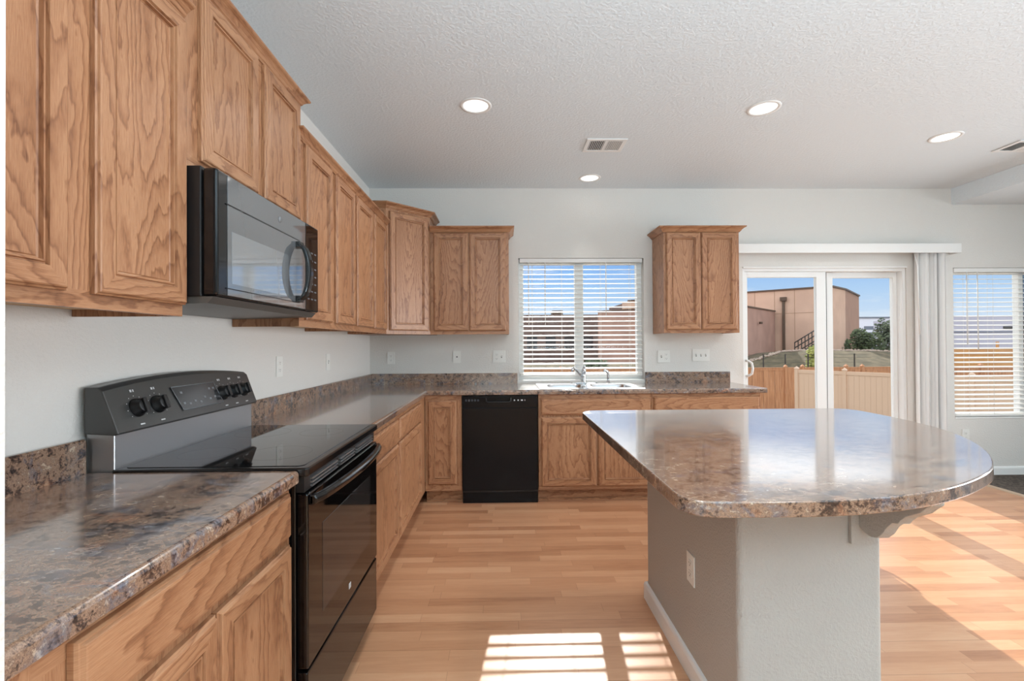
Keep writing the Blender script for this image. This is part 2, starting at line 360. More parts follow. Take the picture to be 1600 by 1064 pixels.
def blind(label, w, zt, zb, pitch, cords, wand):
    x0, x1 = w[0] + .012, w[1] - .012; yc = D + .032
    root = thing('window_blind', label, 'window blind', ((x0 + x1)/2, yc, zb), 'white horizontal blinds in the window openings')
    h = MB(); h.box(x0, x1, D + .004, D + .058, w[3] - .042, w[3] - .002); link('headrail', h, SLAT, root, bev=.003)
    s = MB(); th = math.radians(13); hw = .0245
    n = int((zt - zb - .03)/pitch)
    for i in range(n + 1):
        z = zt - .022 - i*pitch
        pts = []
        for k in range(-3, 4):
            a = k/3*hw; crown = .0022*(1 - (k/3)**2)
            pts.append((a*math.cos(th) - crown*math.sin(th), a*math.sin(th) + crown*math.cos(th)))
        up_ = [(p[0], p[1] + .0012) for p in pts]; dn = [(p[0], p[1] - .0012) for p in pts][::-1]
        s.ext(up_ + dn, lambda a, c: (x0 + .002, yc + a, z + c), lambda a, c: (x1 - .002, yc + a, z + c))
    link('slats', s, SLAT, root)
    link('bottom_rail', MB().box(x0 + .002, x1 - .002, yc - .024, yc + .024, zb, zb + .016), SLAT, root, bev=.004)
    c = MB()
    for cx in cords:
        for dy in (-.026, .026): c.tube([(cx, yc + dy, zb + .01), (cx, yc + dy, w[3] - .03)], .0011, 6)
    link('ladder_cords', c, CORD, root)
    for cx, l in wand:
        link('tilt_wand', MB().tube([(cx, D - .004, w[3] - .04), (cx, D - .006, w[3] - .04 - l)], .0045, 8), SLAT, root)
    return root
blind('white open-slat blind in the window over the kitchen sink', W1, 2.052, .978, .0445, (.28, .56, .93, 1.21), ((.245, .60), (.40, .60), (.975, .50)))
blind('white open-slat blind in the window right of the patio door', W2, 1.950, .565, .0445, (4.47, 4.71, 5.2, 5.45), ((4.445, .70), (4.55, .75)))

# patio door ------------------------------------------------------
dr = thing('door_1', 'white sliding glass patio door', 'patio door', ((DR[0] + DR[1])/2, D + .08, 0)); dr['kind'] = 'structure'
y0, y1 = D + .012, D + .13
fm = MB(); fm.box(DR[0], DR[0] + .022, y0, y1, 0, DR[3]); fm.box(DR[1] - .03, DR[1], y0, y1, 0, DR[3]); fm.box(DR[0] + .022, DR[1] - .03, y0, y1, DR[3] - .04, DR[3]); fm.box(DR[0] + .022, DR[1] - .03, y0, y1, 0, .03)
link('door_frame', fm, VINYL, dr, bev=.003)
def panel(xa, xb, ya, yb, sl, sr):
    p = MB(); zt, zb = DR[3] - .04, .03
    p.box(xa, xa + sl, ya, yb, zb, zt); p.box(xb - sr, xb, ya, yb, zb, zt); p.box(xa + sl, xb - sr, ya, yb, zb, zb + .10); p.box(xa + sl, xb - sr, ya, yb, zt - .055, zt)
    o = link('sliding_panel', p, VINYL, dr, bev=.004)
    link('pane', MB().box(xa + sl, xb - sr, (ya + yb)/2 - .002, (ya + yb)/2 + .002, zb + .10, zt - .055), GLASS, o)
    return o
pl = panel(2.302, 3.100, D + .025, D + .065, .03, .090)
link('weather_strip', MB().box(3.1002, 3.107, D + .028, D + .062, .04, DR[3] - .05), SLOT, pl)
panel(3.07, 3.832, D + .075, D + .115, .125, .035)
hd = MB(); hz = 1.04
hd.tube([(2.318, D + .024, hz + .075), (2.322, D - .012, hz + .07), (2.345, D - .03, hz + .05), (2.352, D - .034, hz), (2.345, D - .03, hz - .05), (2.322, D - .012, hz - .07), (2.318, D + .024, hz - .075)], .011, 10)
hd.box(2.304, 2.330, D + .018, D + .026, hz - .10, hz + .10)
hb = link('door_handle', hd, VINYL, pl)
struct('trim_3', MB().box(DR[0] - .0, DR[1], D - .012, D + .012, DR[3] - .012, DR[3] + .002), WHITE, 'thin white head trim above the patio door', 'trim', bev=.002)

# vertical blinds -------------------------------------------------
vb = thing('vertical_blind', 'white vertical blind with valance drawn to the right of patio door', 'vertical blind', (3.2, D, 2.116))
v = MB(); v.box(2.16, 4.301, D - .105, D - .090, 2.116, 2.203); v.box(2.16, 2.175, D - .09, D, 2.116, 2.203); v.box(4.286, 4.301, D - .09, D, 2.116, 2.203); v.box(2.175, 4.286, D - .09, D, 2.196, 2.203)
link('valance', v, WHITE, vb, bev=.003)
link('headrail', MB().box(2.19, 4.27, D - .065, D - .025, 2.15, 2.194), WHITE, vb)
xv = 3.915
k = 0
while xv < 4.19:
    ang = math.radians(72 - 26*math.sin(k*1.7) - (22 if 4 <= k <= 6 else 0)); m = MB(); hw = .036
    P = []
    for i in range(-4, 5):
        a = i/4*hw; c = .006*(1 - (i/4)**2)
        P.append((xv + a*math.cos(ang) - c*math.sin(ang), D - .048 + a*math.sin(ang) + c*math.cos(ang)))
    Q = [(x + .0012*math.sin(ang), y - .0012*math.cos(ang)) for x, y in P][::-1]
    m.ext(P + Q, lambda x, y: (x, y, .03), lambda x, y: (x, y, 2.152), smooth=False)
    link('vane', m, VANE, vb); xv += .0235; k += 1
link('control_wand', MB().tube([(3.885, D - .055, 2.15), (3.887, D - .09, 2.0), (3.90, D - .095, 1.35)], .005, 8), WHITE, vb)

# ------------------------------------------------------------------ cabinets
def frameT(o, u, n):
    o = Vector(o); u = Vector(u); n = Vector(n)
    return lambda a, b, z: tuple(o + u*a + n*b + Vector((0, 0, z)))
def door_mb(T, u0, u1, z0, z1, n0=.0005, slab=False):
    m = MB()
    if slab: loops = [(0, 0), (0, .010), (.003, .014), (.006, .0145), (.010, .0195), (.013, .020)]
    else: loops = [(0, 0), (0, .011), (.004, .0135), (.006, .0185), (.009, .020), (.0465, .020), (.0485, .0125), (.0515, .0125), (.0535, .0175), (.0570, .0175), (.0585, .0085), (.0620, .0065), (.0640, .0085)]
    rings = [[T(u0 + i, n0 + n, z0 + i), T(u1 - i, n0 + n, z0 + i), T(u1 - i, n0 + n, z1 - i), T(u0 + i, n0 + n, z1 - i)] for i, n in loops]
    for a, b in zip(rings, rings[1:]):
        for k in range(4):
            j = (k + 1) % 4
            m.add([a[k], a[j], b[j], b[k]], [(0, 1, 2, 3)], (1 if k in (0, 2) or slab else 0))
    m.add(rings[-1], [(0, 1, 2, 3)], 1 if slab else 0); m.add(rings[0], [(3, 2, 1, 0)], 0)
    return m
CROWN = [(0, 0), (.006, 0), (.010, .006), (.013, .008), (.018, .017), (.028, .026), (.038, .031), (.042, .035), (.042, .041), (0, .041)]
def cabinet(name, label, o, u, n, Wd, Dp, z0, z1, doors=(), drawers=(), crown=None, crown_h=.041, toe=False, top=True, group=None, cat='cabinet', rail=.04, base=None, filler=None):
    T = frameT(o, u, n)
    c = T(Wd/2, -Dp/2, 0 if toe else z0)
    root = thing(name, label, cat, base or c, group)
    b = MB(); zb = z0
    t = .016
    if toe:
        zb = .105
        b.box(.0, Wd, -Dp, -.075, 0, .105, 1, T)
        b.box(0, Wd, -.075, -.063, 0, .016, 1, T)
    b.box(0, t, -Dp, -.019, zb, z1, 0, T); b.box(Wd - t, Wd, -Dp, -.019, zb, z1, 0, T)
    b.box(t, Wd - t, -Dp, -.019, zb + (.0 if toe else .02), zb + (.016 if toe else .032), 2, T)
    if top: b.box(t, Wd - t, -Dp, -.019, z1 - .016, z1, 0, T)
    b.box(t, Wd - t, -Dp, -Dp + .008, zb + .032, z1 - .016, 0, T)
    b.box(0, Wd, -.019, 0, zb, zb + rail, 1, T); b.box(0, Wd, -.019, 0, z1 - rail, z1, 1, T); b.box(0, Wd, -.019, 0, zb + rail, z1 - rail, 0, T)
    if filler: b.box(filler[0], filler[1], 0, .004, zb, z1, 0, T)
    link('body', b, OAK + [CABIN], root)
    for d in doors: link('door', door_mb(T, *d), OAK, root)
    for d in drawers: link('drawer_front', door_mb(T, *d, slab=True), OAK, root)
    if crown:
        s = crown_h/.041
        link('crown_molding', MB().sweep(crown, [(a*s, z1 + q*s) for a, q in CROWN]), [OAKH], root)
    return root
LU, LN = (0, 1, 0), (1, 0, 0)        # left run: along +Y, facing +X
BU, BN = (1, 0, 0), (0, -1, 0)       # back run: along +X, facing -Y
XF = XW + .305                        # front of the left wall cabinets
ZU = 1.372
def left_upper(name, label, ya, yb, z0, z1, doors, crown, h=.041):
    return cabinet(name, label, (XF, ya, 0), LU, LN, yb - ya, .303, z0, z1, [(a - ya, b - ya, c, d) for a, b, c, d in doors], crown=crown, crown_h=h)
# sweep goes with the outward side on its right: for the left run travel toward -Y ... (right of -Y is -X), so travel +Y -> right is +X
left_upper('wall_cabinet', 'oak wall cabinet nearest the camera, left of the microwave', .60, 1.386, ZU, 2.245, [(.70, 1.011, 1.405, 2.240), (1.079, 1.383, 1.405, 2.240)], [(XF, .60), (XF, 1.384)])
left_upper('wall_cabinet', 'short oak wall cabinet directly above the black microwave', 1.388, 2.166, 1.823, 2.388, [(1.455, 1.785, 1.856, 2.384), (1.838, 2.152, 1.856, 2.384)], [(XW + .003, 1.388), (XF, 1.388), (XF, 2.166), (XW + .003, 2.166)])
left_upper('wall_cabinet', 'two-door oak wall cabinet just past the microwave on the left wall', 2.168, 2.968, ZU, 2.240, [(2.225, 2.554, 1.405, 2.236), (2.62, 2.945, 1.405, 2.236)], [(XW + .003, 2.168), (XF, 2.168), (XF, 2.967)])
left_upper('wall_cabinet', 'two-door oak wall cabinet on left wall beside the corner cabinet', 2.970, 3.776, ZU, 2.240, [(2.99, 3.357, 1.405, 2.236), (3.396, 3.745, 1.405, 2.236)], [(XF, 2.970), (XF, 3.776)])
def back_upper(label, xa, xb, z1, doors, crown):
    return cabinet('wall_cabinet', label, (xa, D - .305, 0), BU, BN, xb - xa, .303, ZU, z1, [(a - xa, b - xa, c, d) for a, b, c, d in doors], crown=crown, crown_h=.048)
YF = D - .305
back_upper('two-door oak wall cabinet left of the sink window', -.630, .055, 2.262, [(-.600, -.298, 1.402, 2.258), (-.288, .028, 1.402, 2.258)], [(-.629, YF), (.055, YF), (.055, D - .003)])
back_upper('two-door oak wall cabinet between the sink window and patio door', 1.418, 2.090, 2.262, [(1.440, 1.744, 1.402, 2.258), (1.752, 2.066, 1.402, 2.258)], [(1.418, D - .003), (1.418, YF), (2.090, YF), (2.090, D - .003)])
# diagonal corner wall cabinet
cc = thing('corner_wall_cabinet', 'tall diagonal oak corner wall cabinet with one door', 'cabinet', (XW + .25, D - .25, ZU))
foot = [(XW + .003, D - .003), (XW + .003, D - .611), (XW + .305, D - .611), (XW + .611, D - .305), (XW + .611, D - .003)]
link('body', MB().prism(foot, ZU, 2.390), OAK, cc)
r2 = math.sqrt(.5); dl = .306/r2
Tc = frameT((XW + .305, D - .611, 0), (r2, r2, 0), (r2, -r2, 0))
link('door', door_mb(Tc, .028, dl - .028, 1.402, 2.372), OAK, cc)
link('crown_molding', MB().sweep(foot[1:], [(a*1.1, 2.390 + q*1.1) for a, q in CROWN]), [OAKH], cc)

# base cabinets
XB = XW + .61; YBF = D - .61; ZT = .8745
def left_base(label, ya, yb, doors, drawers, filler=None):
    cabinet('base_cabinet', label, (XB, ya, 0), LU, LN, yb - ya, .607, 0, ZT, [(a - ya, b - ya, c, d) for a, b, c, d in doors], [(a - ya, b - ya, c, d) for a, b, c, d in drawers], toe=True, filler=filler)
left_base('oak base cabinet nearest the camera, under the short left counter', .580, 1.392, [(.690, 1.021, .14, .708), (1.026, 1.371, .14, .708)], [(.690, 1.371, .730, .857)], (0, .055))
left_base('oak base cabinet right beside the far side of range', 2.172, 2.785, [(2.195, 2.765, .14, .700)], [(2.195, 2.765, .722, .845)])
left_base('oak base cabinet on the left wall next to the inside corner', 2.787, 3.778, [(2.808, 3.545, .14, .700)], [(2.808, 3.545, .722, .845)])
def back_base(label, xa, xb, doors, drawers, top=True):
    cabinet('base_cabinet', label, (xa, YBF, 0), BU, BN, xb - xa, .607, 0, ZT, [(a - xa, b - xa, c, d) for a, b, c, d in doors], [(a - xa, b - xa, c, d) for a, b, c, d in drawers], toe=True, top=top)
back_base('narrow one-door oak base cabinet left of the dishwasher', XB + .002, -.336, [(-.605, -.378, .160, .830)], [])
back_base('oak sink base cabinet with false drawer front and two doors', .284, 1.206, [(.306, .752, .135, .690), (.766, 1.190, .135, .690)], [(.302, 1.192, .708, .838)], top=False)
back_base('oak base cabinet at the patio door end of back counter', 1.208, 2.100, [(1.222, 1.645, .135, .690), (1.655, 2.085, .135, .690)], [(1.222, 2.085, .708, .846)])

# ------------------------------------------------------------------ countertops
TH0, TH1 = .8755, .914
def nose(w):   # profile: distance from wall, height; rounded front edge
    r = .013; pts = [(0.002, TH0), (w - .004, TH0), (w, TH0 + .004)]
    for i in range(7):
        a = i/6*PI/2; pts.append((w - r + r*math.cos(a), TH1 - r + r*math.sin(a)))
    pts.append((.002, TH1)); return pts
def splash(m, fn0, fn1, m_=0):
    m.ext([(.002, TH1 - .004), (.021, TH1 - .004), (.021, 1.009), (.016, 1.014), (.002, 1.014)], fn0, fn1, m_)
c1 = thing('countertop', 'short brown granite-look countertop in the near left foreground', 'countertop', (XW + .3, 1.0, TH0))
link('counter_slab', MB().ext(nose(.637), lambda a, z: (XW + a, .579, z), lambda a, z: (XW + a, 1.396, z)), LAM, c1)
m = MB(); splash(m, lambda a, z: (XW + a, .579, z), lambda a, z: (XW + a, 1.396, z)); link('backsplash', m, LAM, c1, bev=.002)
c2 = thing('countertop', 'long L-shaped brown granite-look countertop along left and back walls', 'countertop', (0, D - .3, TH0))
m = MB(); yi = D - .635; xi = XW + .635
m.ext(nose(.635), lambda a, z: (XW + a, 2.172, z), lambda a, z: (XW + a, yi, z))
m.box(XW + .002, xi, yi, D - .002, TH0, TH1)
SX0, SX1, SY0, SY1 = .325, 1.135, 3.835, 4.225       # hole for the sink
NP = nose(.635)
m.ext(NP, lambda a, z: (xi, D - a, z), lambda a, z: (SX0, D - a, z)); m.ext(NP, lambda a, z: (SX1, D - a, z), lambda a, z: (2.145, D - a, z))
m.ext([(p[0] if p[0] > .1 else D - SY0, p[1]) for p in NP], lambda a, z: (SX0, D - a, z), lambda a, z: (SX1, D - a, z))
m.box(SX0, SX1, SY1, D - .002, TH0, TH1)
link('counter_slab', m, LAM, c2)
m = MB(); splash(m, lambda a, z: (XW + a, 2.172, z), lambda a, z: (XW + a, D - .002, z)); link('backsplash', m, LAM, c2, bev=.002)
m = MB(); splash(m, lambda a, z: (XW + .021, D - a, z), lambda a, z: (.134, D - a, z)); link('backsplash', m, LAM, c2, bev=.002)
m = MB(); splash(m, lambda a, z: (1.338, D - a, z), lambda a, z: (2.145, D - a, z)); link('backsplash', m, LAM, c2, bev=.002)

# sink, faucet, sprayer ---------------------------------------------
sk = thing('kitchen_sink', 'double-bowl stainless steel sink set in the back counter', 'sink', (.73, 4.03, TH1))
def rrect(x0, x1, y0, y1, r, n=6):
    pts = []
    for cx, cy, a0 in ((x1 - r, y1 - r, 0), (x0 + r, y1 - r, PI/2), (x0 + r, y0 + r, PI), (x1 - r, y0 + r, 1.5*PI)):
        for i in range(n + 1):
            a = a0 + i/n*PI/2; pts.append((cx + r*math.cos(a), cy + r*math.sin(a)))
    return pts
B1 = (.375, .705, 3.865, 4.185); B2 = (.755, 1.09, 3.865, 4.185)
rim = MB(); zr = TH1 + .006
sx0, sx1, sy0, sy1 = .300, 1.160, 3.80, 4.325
xs = [sx0, B1[0] + .0, B1[1], B2[0], B2[1], sx1]; ys = [sy0, B1[2], B1[3], sy1]
for i in range(5):
    for j in range(3):
        if j == 1 and i in (1, 3): continue
        rim.add([(xs[i], ys[j], zr), (xs[i + 1], ys[j], zr), (xs[i + 1], ys[j + 1], zr), (xs[i], ys[j + 1], zr)], [(0, 1, 2, 3)])
rim.add([(sx0, sy0, zr), (sx1, sy0, zr), (sx1 + .004, sy0 - .004, TH1 + .0005), (sx0 - .004, sy0 - .004, TH1 + .0005)], [(0, 1, 2, 3)])
rim.add([(sx0, sy1, zr), (sx1, sy1, zr), (sx1 + .004, sy1 + .004, TH1 + .0005), (sx0 - .004, sy1 + .004, TH1 + .0005)], [(0, 1, 2, 3)])
rim.add([(sx0, sy0, zr), (sx0, sy1, zr), (sx0 - .004, sy1 + .004, TH1 + .0005), (sx0 - .004, sy0 - .004, TH1 + .0005)], [(0, 1, 2, 3)])
rim.add([(sx1, sy0, zr), (sx1, sy1, zr), (sx1 + .004, sy1 + .004, TH1 + .0005), (sx1 + .004, sy0 - .004, TH1 + .0005)], [(0, 1, 2, 3)])
# corner fillets between the square cells and the rounded bowls
for B in (B1, B2):
    rp = rrect(*B, .075)
    for q in range(4):
        corner = [(B[1], B[3]), (B[0], B[3]), (B[0], B[2]), (B[1], B[2])][q]
        arc = rp[q*7:q*7 + 7]
        for a, b in zip(arc, arc[1:]): rim.add([(*corner, zr), (*a, zr), (*b, zr)], [(0, 1, 2)])
link('sink_rim', rim, STEEL, sk)
for B in (B1, B2):
    bw = MB(); rings = []
    for inset, z, r in ((0, zr, .075), (.004, zr - .006, .073), (.012, zr - .10, .07), (.018, zr - .155, .065), (.04, zr - .172, .05), (.10, zr - .175, .03)):
        rings.append([(x, y, z) for x, y in rrect(B[0] + inset, B[1] - inset, B[2] + inset, B[3] - inset, r)])
    for a, b in zip(rings, rings[1:]):
        n = len(a); bw.add(a + b, [(i, (i + 1) % n, n + (i + 1) % n, n + i) for i in range(n)], 0, True)
    bw.add(rings[-1], [tuple(range(len(rings[-1])))])
    o = link('bowl', bw, STEEL, sk)
    link('drain', MB().lathe([(.0, .004), (.03, .004), (.043, .001)], ((B[0] + B[1])/2, (B[2] + B[3])/2, zr - .175), seg=24), CHROME, o)
fc = thing('faucet', 'chrome single-lever kitchen faucet behind the sink', 'faucet', (.735, 4.265, zr))
fy = 4.265
m = MB(); m.ext(rrect(.615, .86, fy - .026, fy + .026, .025), lambda x, y: (x, y, zr), lambda x, y: (x, y, zr + .012)); link('base_plate', m, CHROME, fc, bev=.004)
m = MB(); m.lathe([(.024, .012), (.023, .05), (.021, .075), (.023, .085), (.0, .088)], (.735, fy, zr)); link('faucet_body', m, CHROME, fc)
m = MB(); m.tube([(.733, fy, zr + .06), (.70, fy - .03, zr + .085), (.655, fy - .09, zr + .128), (.625, fy - .13, zr + .150), (.612, fy - .15, zr + .142), (.609, fy - .155, zr + .118)], [.013, .012, .011, .011, .0115, .012], 12); link('spout', m, CHROME, fc)
m = MB(); m.lathe([(.020, .0), (.022, .02), (.020, .045), (.012, .062), (0, .066)], (.735, fy, zr + .085), (.05, -.25, 1)); m.tube([(.737, fy - .012, zr + .14), (.742, fy - .03, zr + .165)], [.012, .007], 10); link('lever_handle', m, CHROME, fc)
spx = .962
sr = thing('side_sprayer', 'chrome side sprayer standing right of the kitchen faucet', 'sprayer', (spx, 4.27, zr))
m = MB(); m.lathe([(.024, 0), (.022, .008), (.013, .014), (.012, .03), (0, .032)], (spx, 4.27, zr), seg=20); link('sprayer_base', m, CHROME, sr)
m = MB(); m.tube([(spx, 4.27, zr + .03), (spx, 4.27, zr + .085), (spx - .006, 4.262, zr + .105), (spx - .03, 4.245, zr + .118), (spx - .045, 4.235, zr + .116)], [.009, .011, .014, .013, .010], 12); link('spray_head', m, CHROME, sr)

# ------------------------------------------------------------------ dishwasher
dw = thing('dishwasher', 'black built-in dishwasher under the back counter', 'dishwasher', (-.027, YBF, 0))
yd = YBF - .022
link('tub', MB().box(-.332, .278, YBF + .004, D - .03, .09, .868), BLK2, dw)
link('door_panel', MB().box(-.330, .277, yd, YBF + .003, .110, .772), DWB, dw, bev=.004)
m = MB(); m.box(-.330, .277, yd, YBF + .003, .776, .822); m.box(-.330, -.135, yd, YBF + .003, .822, .852); m.box(.058, .277, yd, YBF + .003, .822, .852); m.box(-.330, .277, yd, YBF + .003, .852, .866); m.box(-.135, .058, yd + .018, YBF + .003, .822, .852)
cp = link('control_panel', m, DWB, dw)
for i, (x, w) in enumerate(((.085, .010), (.115, .010), (.142, .016), (.172, .004))): link('indicator_light', MB().box(x, x + w, yd - .0008, yd, .828, .838), MARK, cp)
m = MB()
for i in range(5): m.box(-.305 + i*.024, -.290 + i*.024, yd - .0006, yd, .826, .842)
link('printed_legend', m, mat('dim_print', rgb(52, 56, 66), .5), cp)
link('kick_plate', MB().box(-.330, .277, YBF + .012, YBF + .03, 0, .106), DWB, dw)
link('pocket_handle', MB().tube([(-.138, yd - .001, .852), (-.136, yd - .006, .828), (-.120, yd - .008, .820), (.045, yd - .008, .820), (.06, yd - .006, .828), (.062, yd - .001, .852)], .0045, 8), BLK2, dw)

# ------------------------------------------------------------------ range
RY0, RY1 = 1.402, 2.166
rg = thing('range', 'black freestanding electric range between the left counters', 'range', (XW + .33, 1.78, 0))
XFR = -.583
link('oven_body', MB().box(XW + .03, XFR - .035, RY0, RY1, .03, .895), BLACK, rg, bev=.003)
for yy in (RY0 + .04, RY1 - .04): link('foot', MB().lathe([(.018, 0), (.018, .03), (0, .03)], (XFR - .09, yy, 0), seg=12), BLK2, rg)
m = MB(); m.prism(rrect(XW + .085, XFR + .004, RY0 - .002, RY1 + .002, .012), .895, .921); ct = link('cooktop_frame', m, BLACK, rg, bev=.005, seg=3)
link('glass_cooktop', MB().prism(rrect(XW + .105, XFR - .022, RY0 + .022, RY1 - .022, .02), .9205, .9225), GLASSK, rg)
RINGM = mat('faint_burner_print', rgb(40, 40, 42), .2)
for cx, cy, r in ((-1.0, 1.60, .085), (-.76, 1.60, .105), (-1.0, 1.97, .105), (-.76, 1.97, .085)):
    link('burner_ring', MB().lathe([(r, .9226), (r - .0015, .9226)], (cx, cy, 0), seg=40), RINGM, rg)
m = MB(); m.box(XFR - .037, XFR - .012, RY0 + .006, RY1 - .006, .846, .894)
vt = link('vent_trim', m, BLK2, rg)
m = MB()
for k in range(3):
    for a, b in ((RY0 + .05, RY0 + .27), (RY0 + .30, RY0 + .46), (RY0 + .49, RY1 - .05)): m.box(XFR - .013, XFR - .004, a, b, .852 + k*.011, .857 + k*.011)
link('vent_louvers', m, STEELK, vt)
od = link('oven_door', MB().box(XFR - .034, XFR, RY0 + .004, RY1 - .004, .322, .842), GLASSK, rg, bev=.005)
m = MB(); m.box(XFR, XFR + .0008, RY0 + .115, RY1 - .115, .432, .716); link('oven_window', m, OVENW, od)
link('emblem', MB().box(XFR, XFR + .0012, 1.772, 1.792, .368, .388), MARK, od)
hp = [(XFR - .006, RY0 + .03, .826), (XFR + .024, RY0 + .035, .828)]
hp = []
for i in range(17):
    t = i/16; hp.append((XFR + .012 + .040*math.sin(PI*min(max(t, 0), 1))**.6, RY0 + .012 + t*(RY1 - RY0 - .024), .822 + .004*math.sin(PI*t)))
m = MB()
def hsec(p): return [(p[0] - .012, p[2] - .016), (p[0] + .008, p[2] - .012), (p[0] + .012, p[2] + .004), (p[0] + .004, p[2] + .014), (p[0] - .012, p[2] + .014)]
rows = [[(x, p[1], z) for x, z in hsec(p)] for p in hp]
vs = [v for r in rows for v in r]; nr = len(rows)
m.add(vs, [(i*5 + j, i*5 + (j + 1) % 5, (i + 1)*5 + (j + 1) % 5, (i + 1)*5 + j) for i in range(nr - 1) for j in range(5)] + [(0, 1, 2, 3, 4), tuple(range((nr - 1)*5, nr*5))[::-1]])
m.box(XFR - .001, XFR + .014, RY0 + .012, RY0 + .045, .806, .836); m.box(XFR - .001, XFR + .014, RY1 - .045, RY1 - .012, .806, .836)
link('oven_handle', m, BLACK, od, bev=.004, seg=3)
link('storage_drawer', MB().box(XFR - .034, XFR - .002, RY0 + .004, RY1 - .004, .075, .312), GLASSK, rg, bev=.005)
# backguard
m = MB(); m.box(XW + .012, XW + .092, RY0 + .004, RY1 - .004, .895, 1.028); link('backguard_base', m, STEELK, rg, bev=.003)
m = MB(); prof = []
PX0, PZ0, PX1, PZ1 = XW + .112, 1.022, XW + .062, 1.165
def ptop(t): return PZ1 + .024*(1 - (2*t - 1)**2)
cols = []
NC = 16
for i in range(NC + 1):
    t = i/NC; y = RY0 - .006 + t*(RY1 - RY0 + .012); zt_ = ptop(t)
    fx = lambda z: PX0 + (PX1 - PX0)*(z - PZ0)/(PZ1 - PZ0)
    cols.append([(XW + .014, y, PZ0 + .006), (PX0 - .012, y, PZ0), (PX0, y, PZ0 + .006), (fx(zt_ - .012), y, zt_ - .012), (fx(zt_) - .010, y, zt_), (XW + .014, y, zt_)])
k = 6; vs = [v for c in cols for v in c]
m.add(vs, [(i*k + j, i*k + (j + 1) % k, (i + 1)*k + (j + 1) % k, (i + 1)*k + j) for i in range(NC) for j in range(k)] + [tuple(range(k)), tuple(range(NC*k, NC*k + k))[::-1]])
cp = link('control_panel', m, [PANELK], rg, bev=.003)
nrm = Vector((PZ1 - PZ0, 0, PX0 - PX1)).normalized(); upv = Vector((PX1 - PX0, 0, PZ1 - PZ0)).normalized()
def onp(y, s, lift=0): return Vector((PX0, y, PZ0 + .006)) + upv*s + nrm*lift
def pbox(m, ya, yb, s0, s1, l0, l1, mi=0):
    vs = [onp(y, s, l) for y in (ya, yb) for s in (s0, s1) for l in (l0, l1)]
    m.add(vs, [(0, 1, 3, 2), (4, 6, 7, 5), (0, 4, 5, 1), (2, 3, 7, 6), (0, 2, 6, 4), (1, 5, 7, 3)], mi)
dp = MB(); poly = [(1.690, .030), (1.925, .030), (1.905, .118), (1.665, .118)]
dp.ext(poly, lambda y, s: tuple(onp(y, s, .0)), lambda y, s: tuple(onp(y, s, .003))); ds = link('display', dp, mat('display_glass', rgb(44, 44, 46), .15), cp)
m = MB()
for a, b in zip(poly, poly[1:] + poly[:1]): m.tube([onp(a[0], a[1], .003), onp(b[0], b[1], .003)], .0014, 6)
link('display_bezel', m, GREYP, ds)
for i, (yy, s_) in enumerate(((1.70, .05), (1.73, .045), (1.76, .052), (1.79, .045), (1.82, .06), (1.85, .05), (1.88, .055), (1.70, .09), (1.86, .09), (1.885, .09))): m = MB(); pbox(m, yy, yy + .011, s_, s_ + .008, .003, .0036); link('display_button', m, GREYP, ds)
for yk in (1.497, 1.585, 1.945, 2.020, 2.095):
    m = MB(); c0 = onp(yk, .068)
    m.lathe([(.030, 0), (.029, .006), (.023, .012), (.021, .026), (0, .028)], c0, nrm, seg=28)
    vs = [c0 + nrm*l + upv*s_ + Vector((0, 1, 0))*w for w in (-.008, .008) for s_ in (-.023, .023) for l in (.012, .034)]
    m.add(vs, [(0, 1, 3, 2), (4, 6, 7, 5), (0, 4, 5, 1), (2, 3, 7, 6), (0, 2, 6, 4), (1, 5, 7, 3)])
    link('knob', m, BLK2, cp, bev=.002)
for yk in (1.497, 1.585, 1.945, 2.020, 2.095):
    m = MB()
    for j in range(9):
        a = math.radians(-130 + j*32.5); pbox(m, yk + .039*math.sin(a) - .0012, yk + .039*math.sin(a) + .0012, .068 + .039*math.cos(a) - .0012, .068 + .039*math.cos(a) + .0012, 0, .0005)
    link('dial_ticks', m, MARK, cp); m = MB()
    pbox(m, yk - .008, yk - .001, .120, .128, 0, .0005); link('burner_symbol', m, MARK, cp); m = MB(); pbox(m, yk + .003, yk + .008, .120, .128, 0, .0005); link('burner_symbol', m, MARK, cp); m = MB(); pbox(m, yk - .009, yk + .009, .012, .016, 0, .0005)
    link('dial_legend', m, MARK, cp)

# ------------------------------------------------------------------ microwave
mw = thing('microwave', 'black over-the-range microwave under the short wall cabinet', 'microwave', (XW + .2, 1.78, 1.42))
MX = -.843
MY0, MY1 = 1.392, 2.160
link('housing', MB().box(XW + .004, MX - .045, MY0, MY1, 1.432, 1.819), BLK2, mw, bev=.003)
link('vent_hood', MB().ext([(XW + .02, 1.432), (MX - .012, 1.432), (MX - .03, 1.412), (XW + .02, 1.405)], lambda x, z: (x, MY0 + .006, z), lambda x, z: (x, MY1 - .006, z)), mat('hood_underside', rgb(96, 94, 90), .4, metal=.4), mw)
md = link('microwave_door', MB().box(MX - .043, MX, MY0 + .002, MY1 - .145, 1.434, 1.815), BLACK, mw, bev=.010, seg=3)
link('glass_face', MB().box(MX - .001, MX + .0012, MY0 + .055, MY1 - .15, 1.440, 1.808), mat('smoked_glass', rgb(104, 106, 108), .05, metal=.28, spec=1, coat=1), md)
m = MB(); m.box(MX + .0012, MX + .0020, 1.469, 1.852, 1.478, 1.640); link('door_window', m, MWIN, md)
for tz in (1.719, 1.461): link('trim_line', MB().box(MX + .0012, MX + .003, 1.438, 1.952, tz - .0015, tz + .0015), BLACK, md)
link('emblem', MB().lathe([(.011, 0), (.011, .0016), (0, .0016)], (MX + .0012, 1.784, 1.762), (1, 0, 0), 20), GREYP, md)
m = MB(); yh = 1.935
hpth = []
for i in range(15):
    t = i/14; hpth.append((MX + .012 + .040*math.sin(PI*t)**.5, t))
rows = []
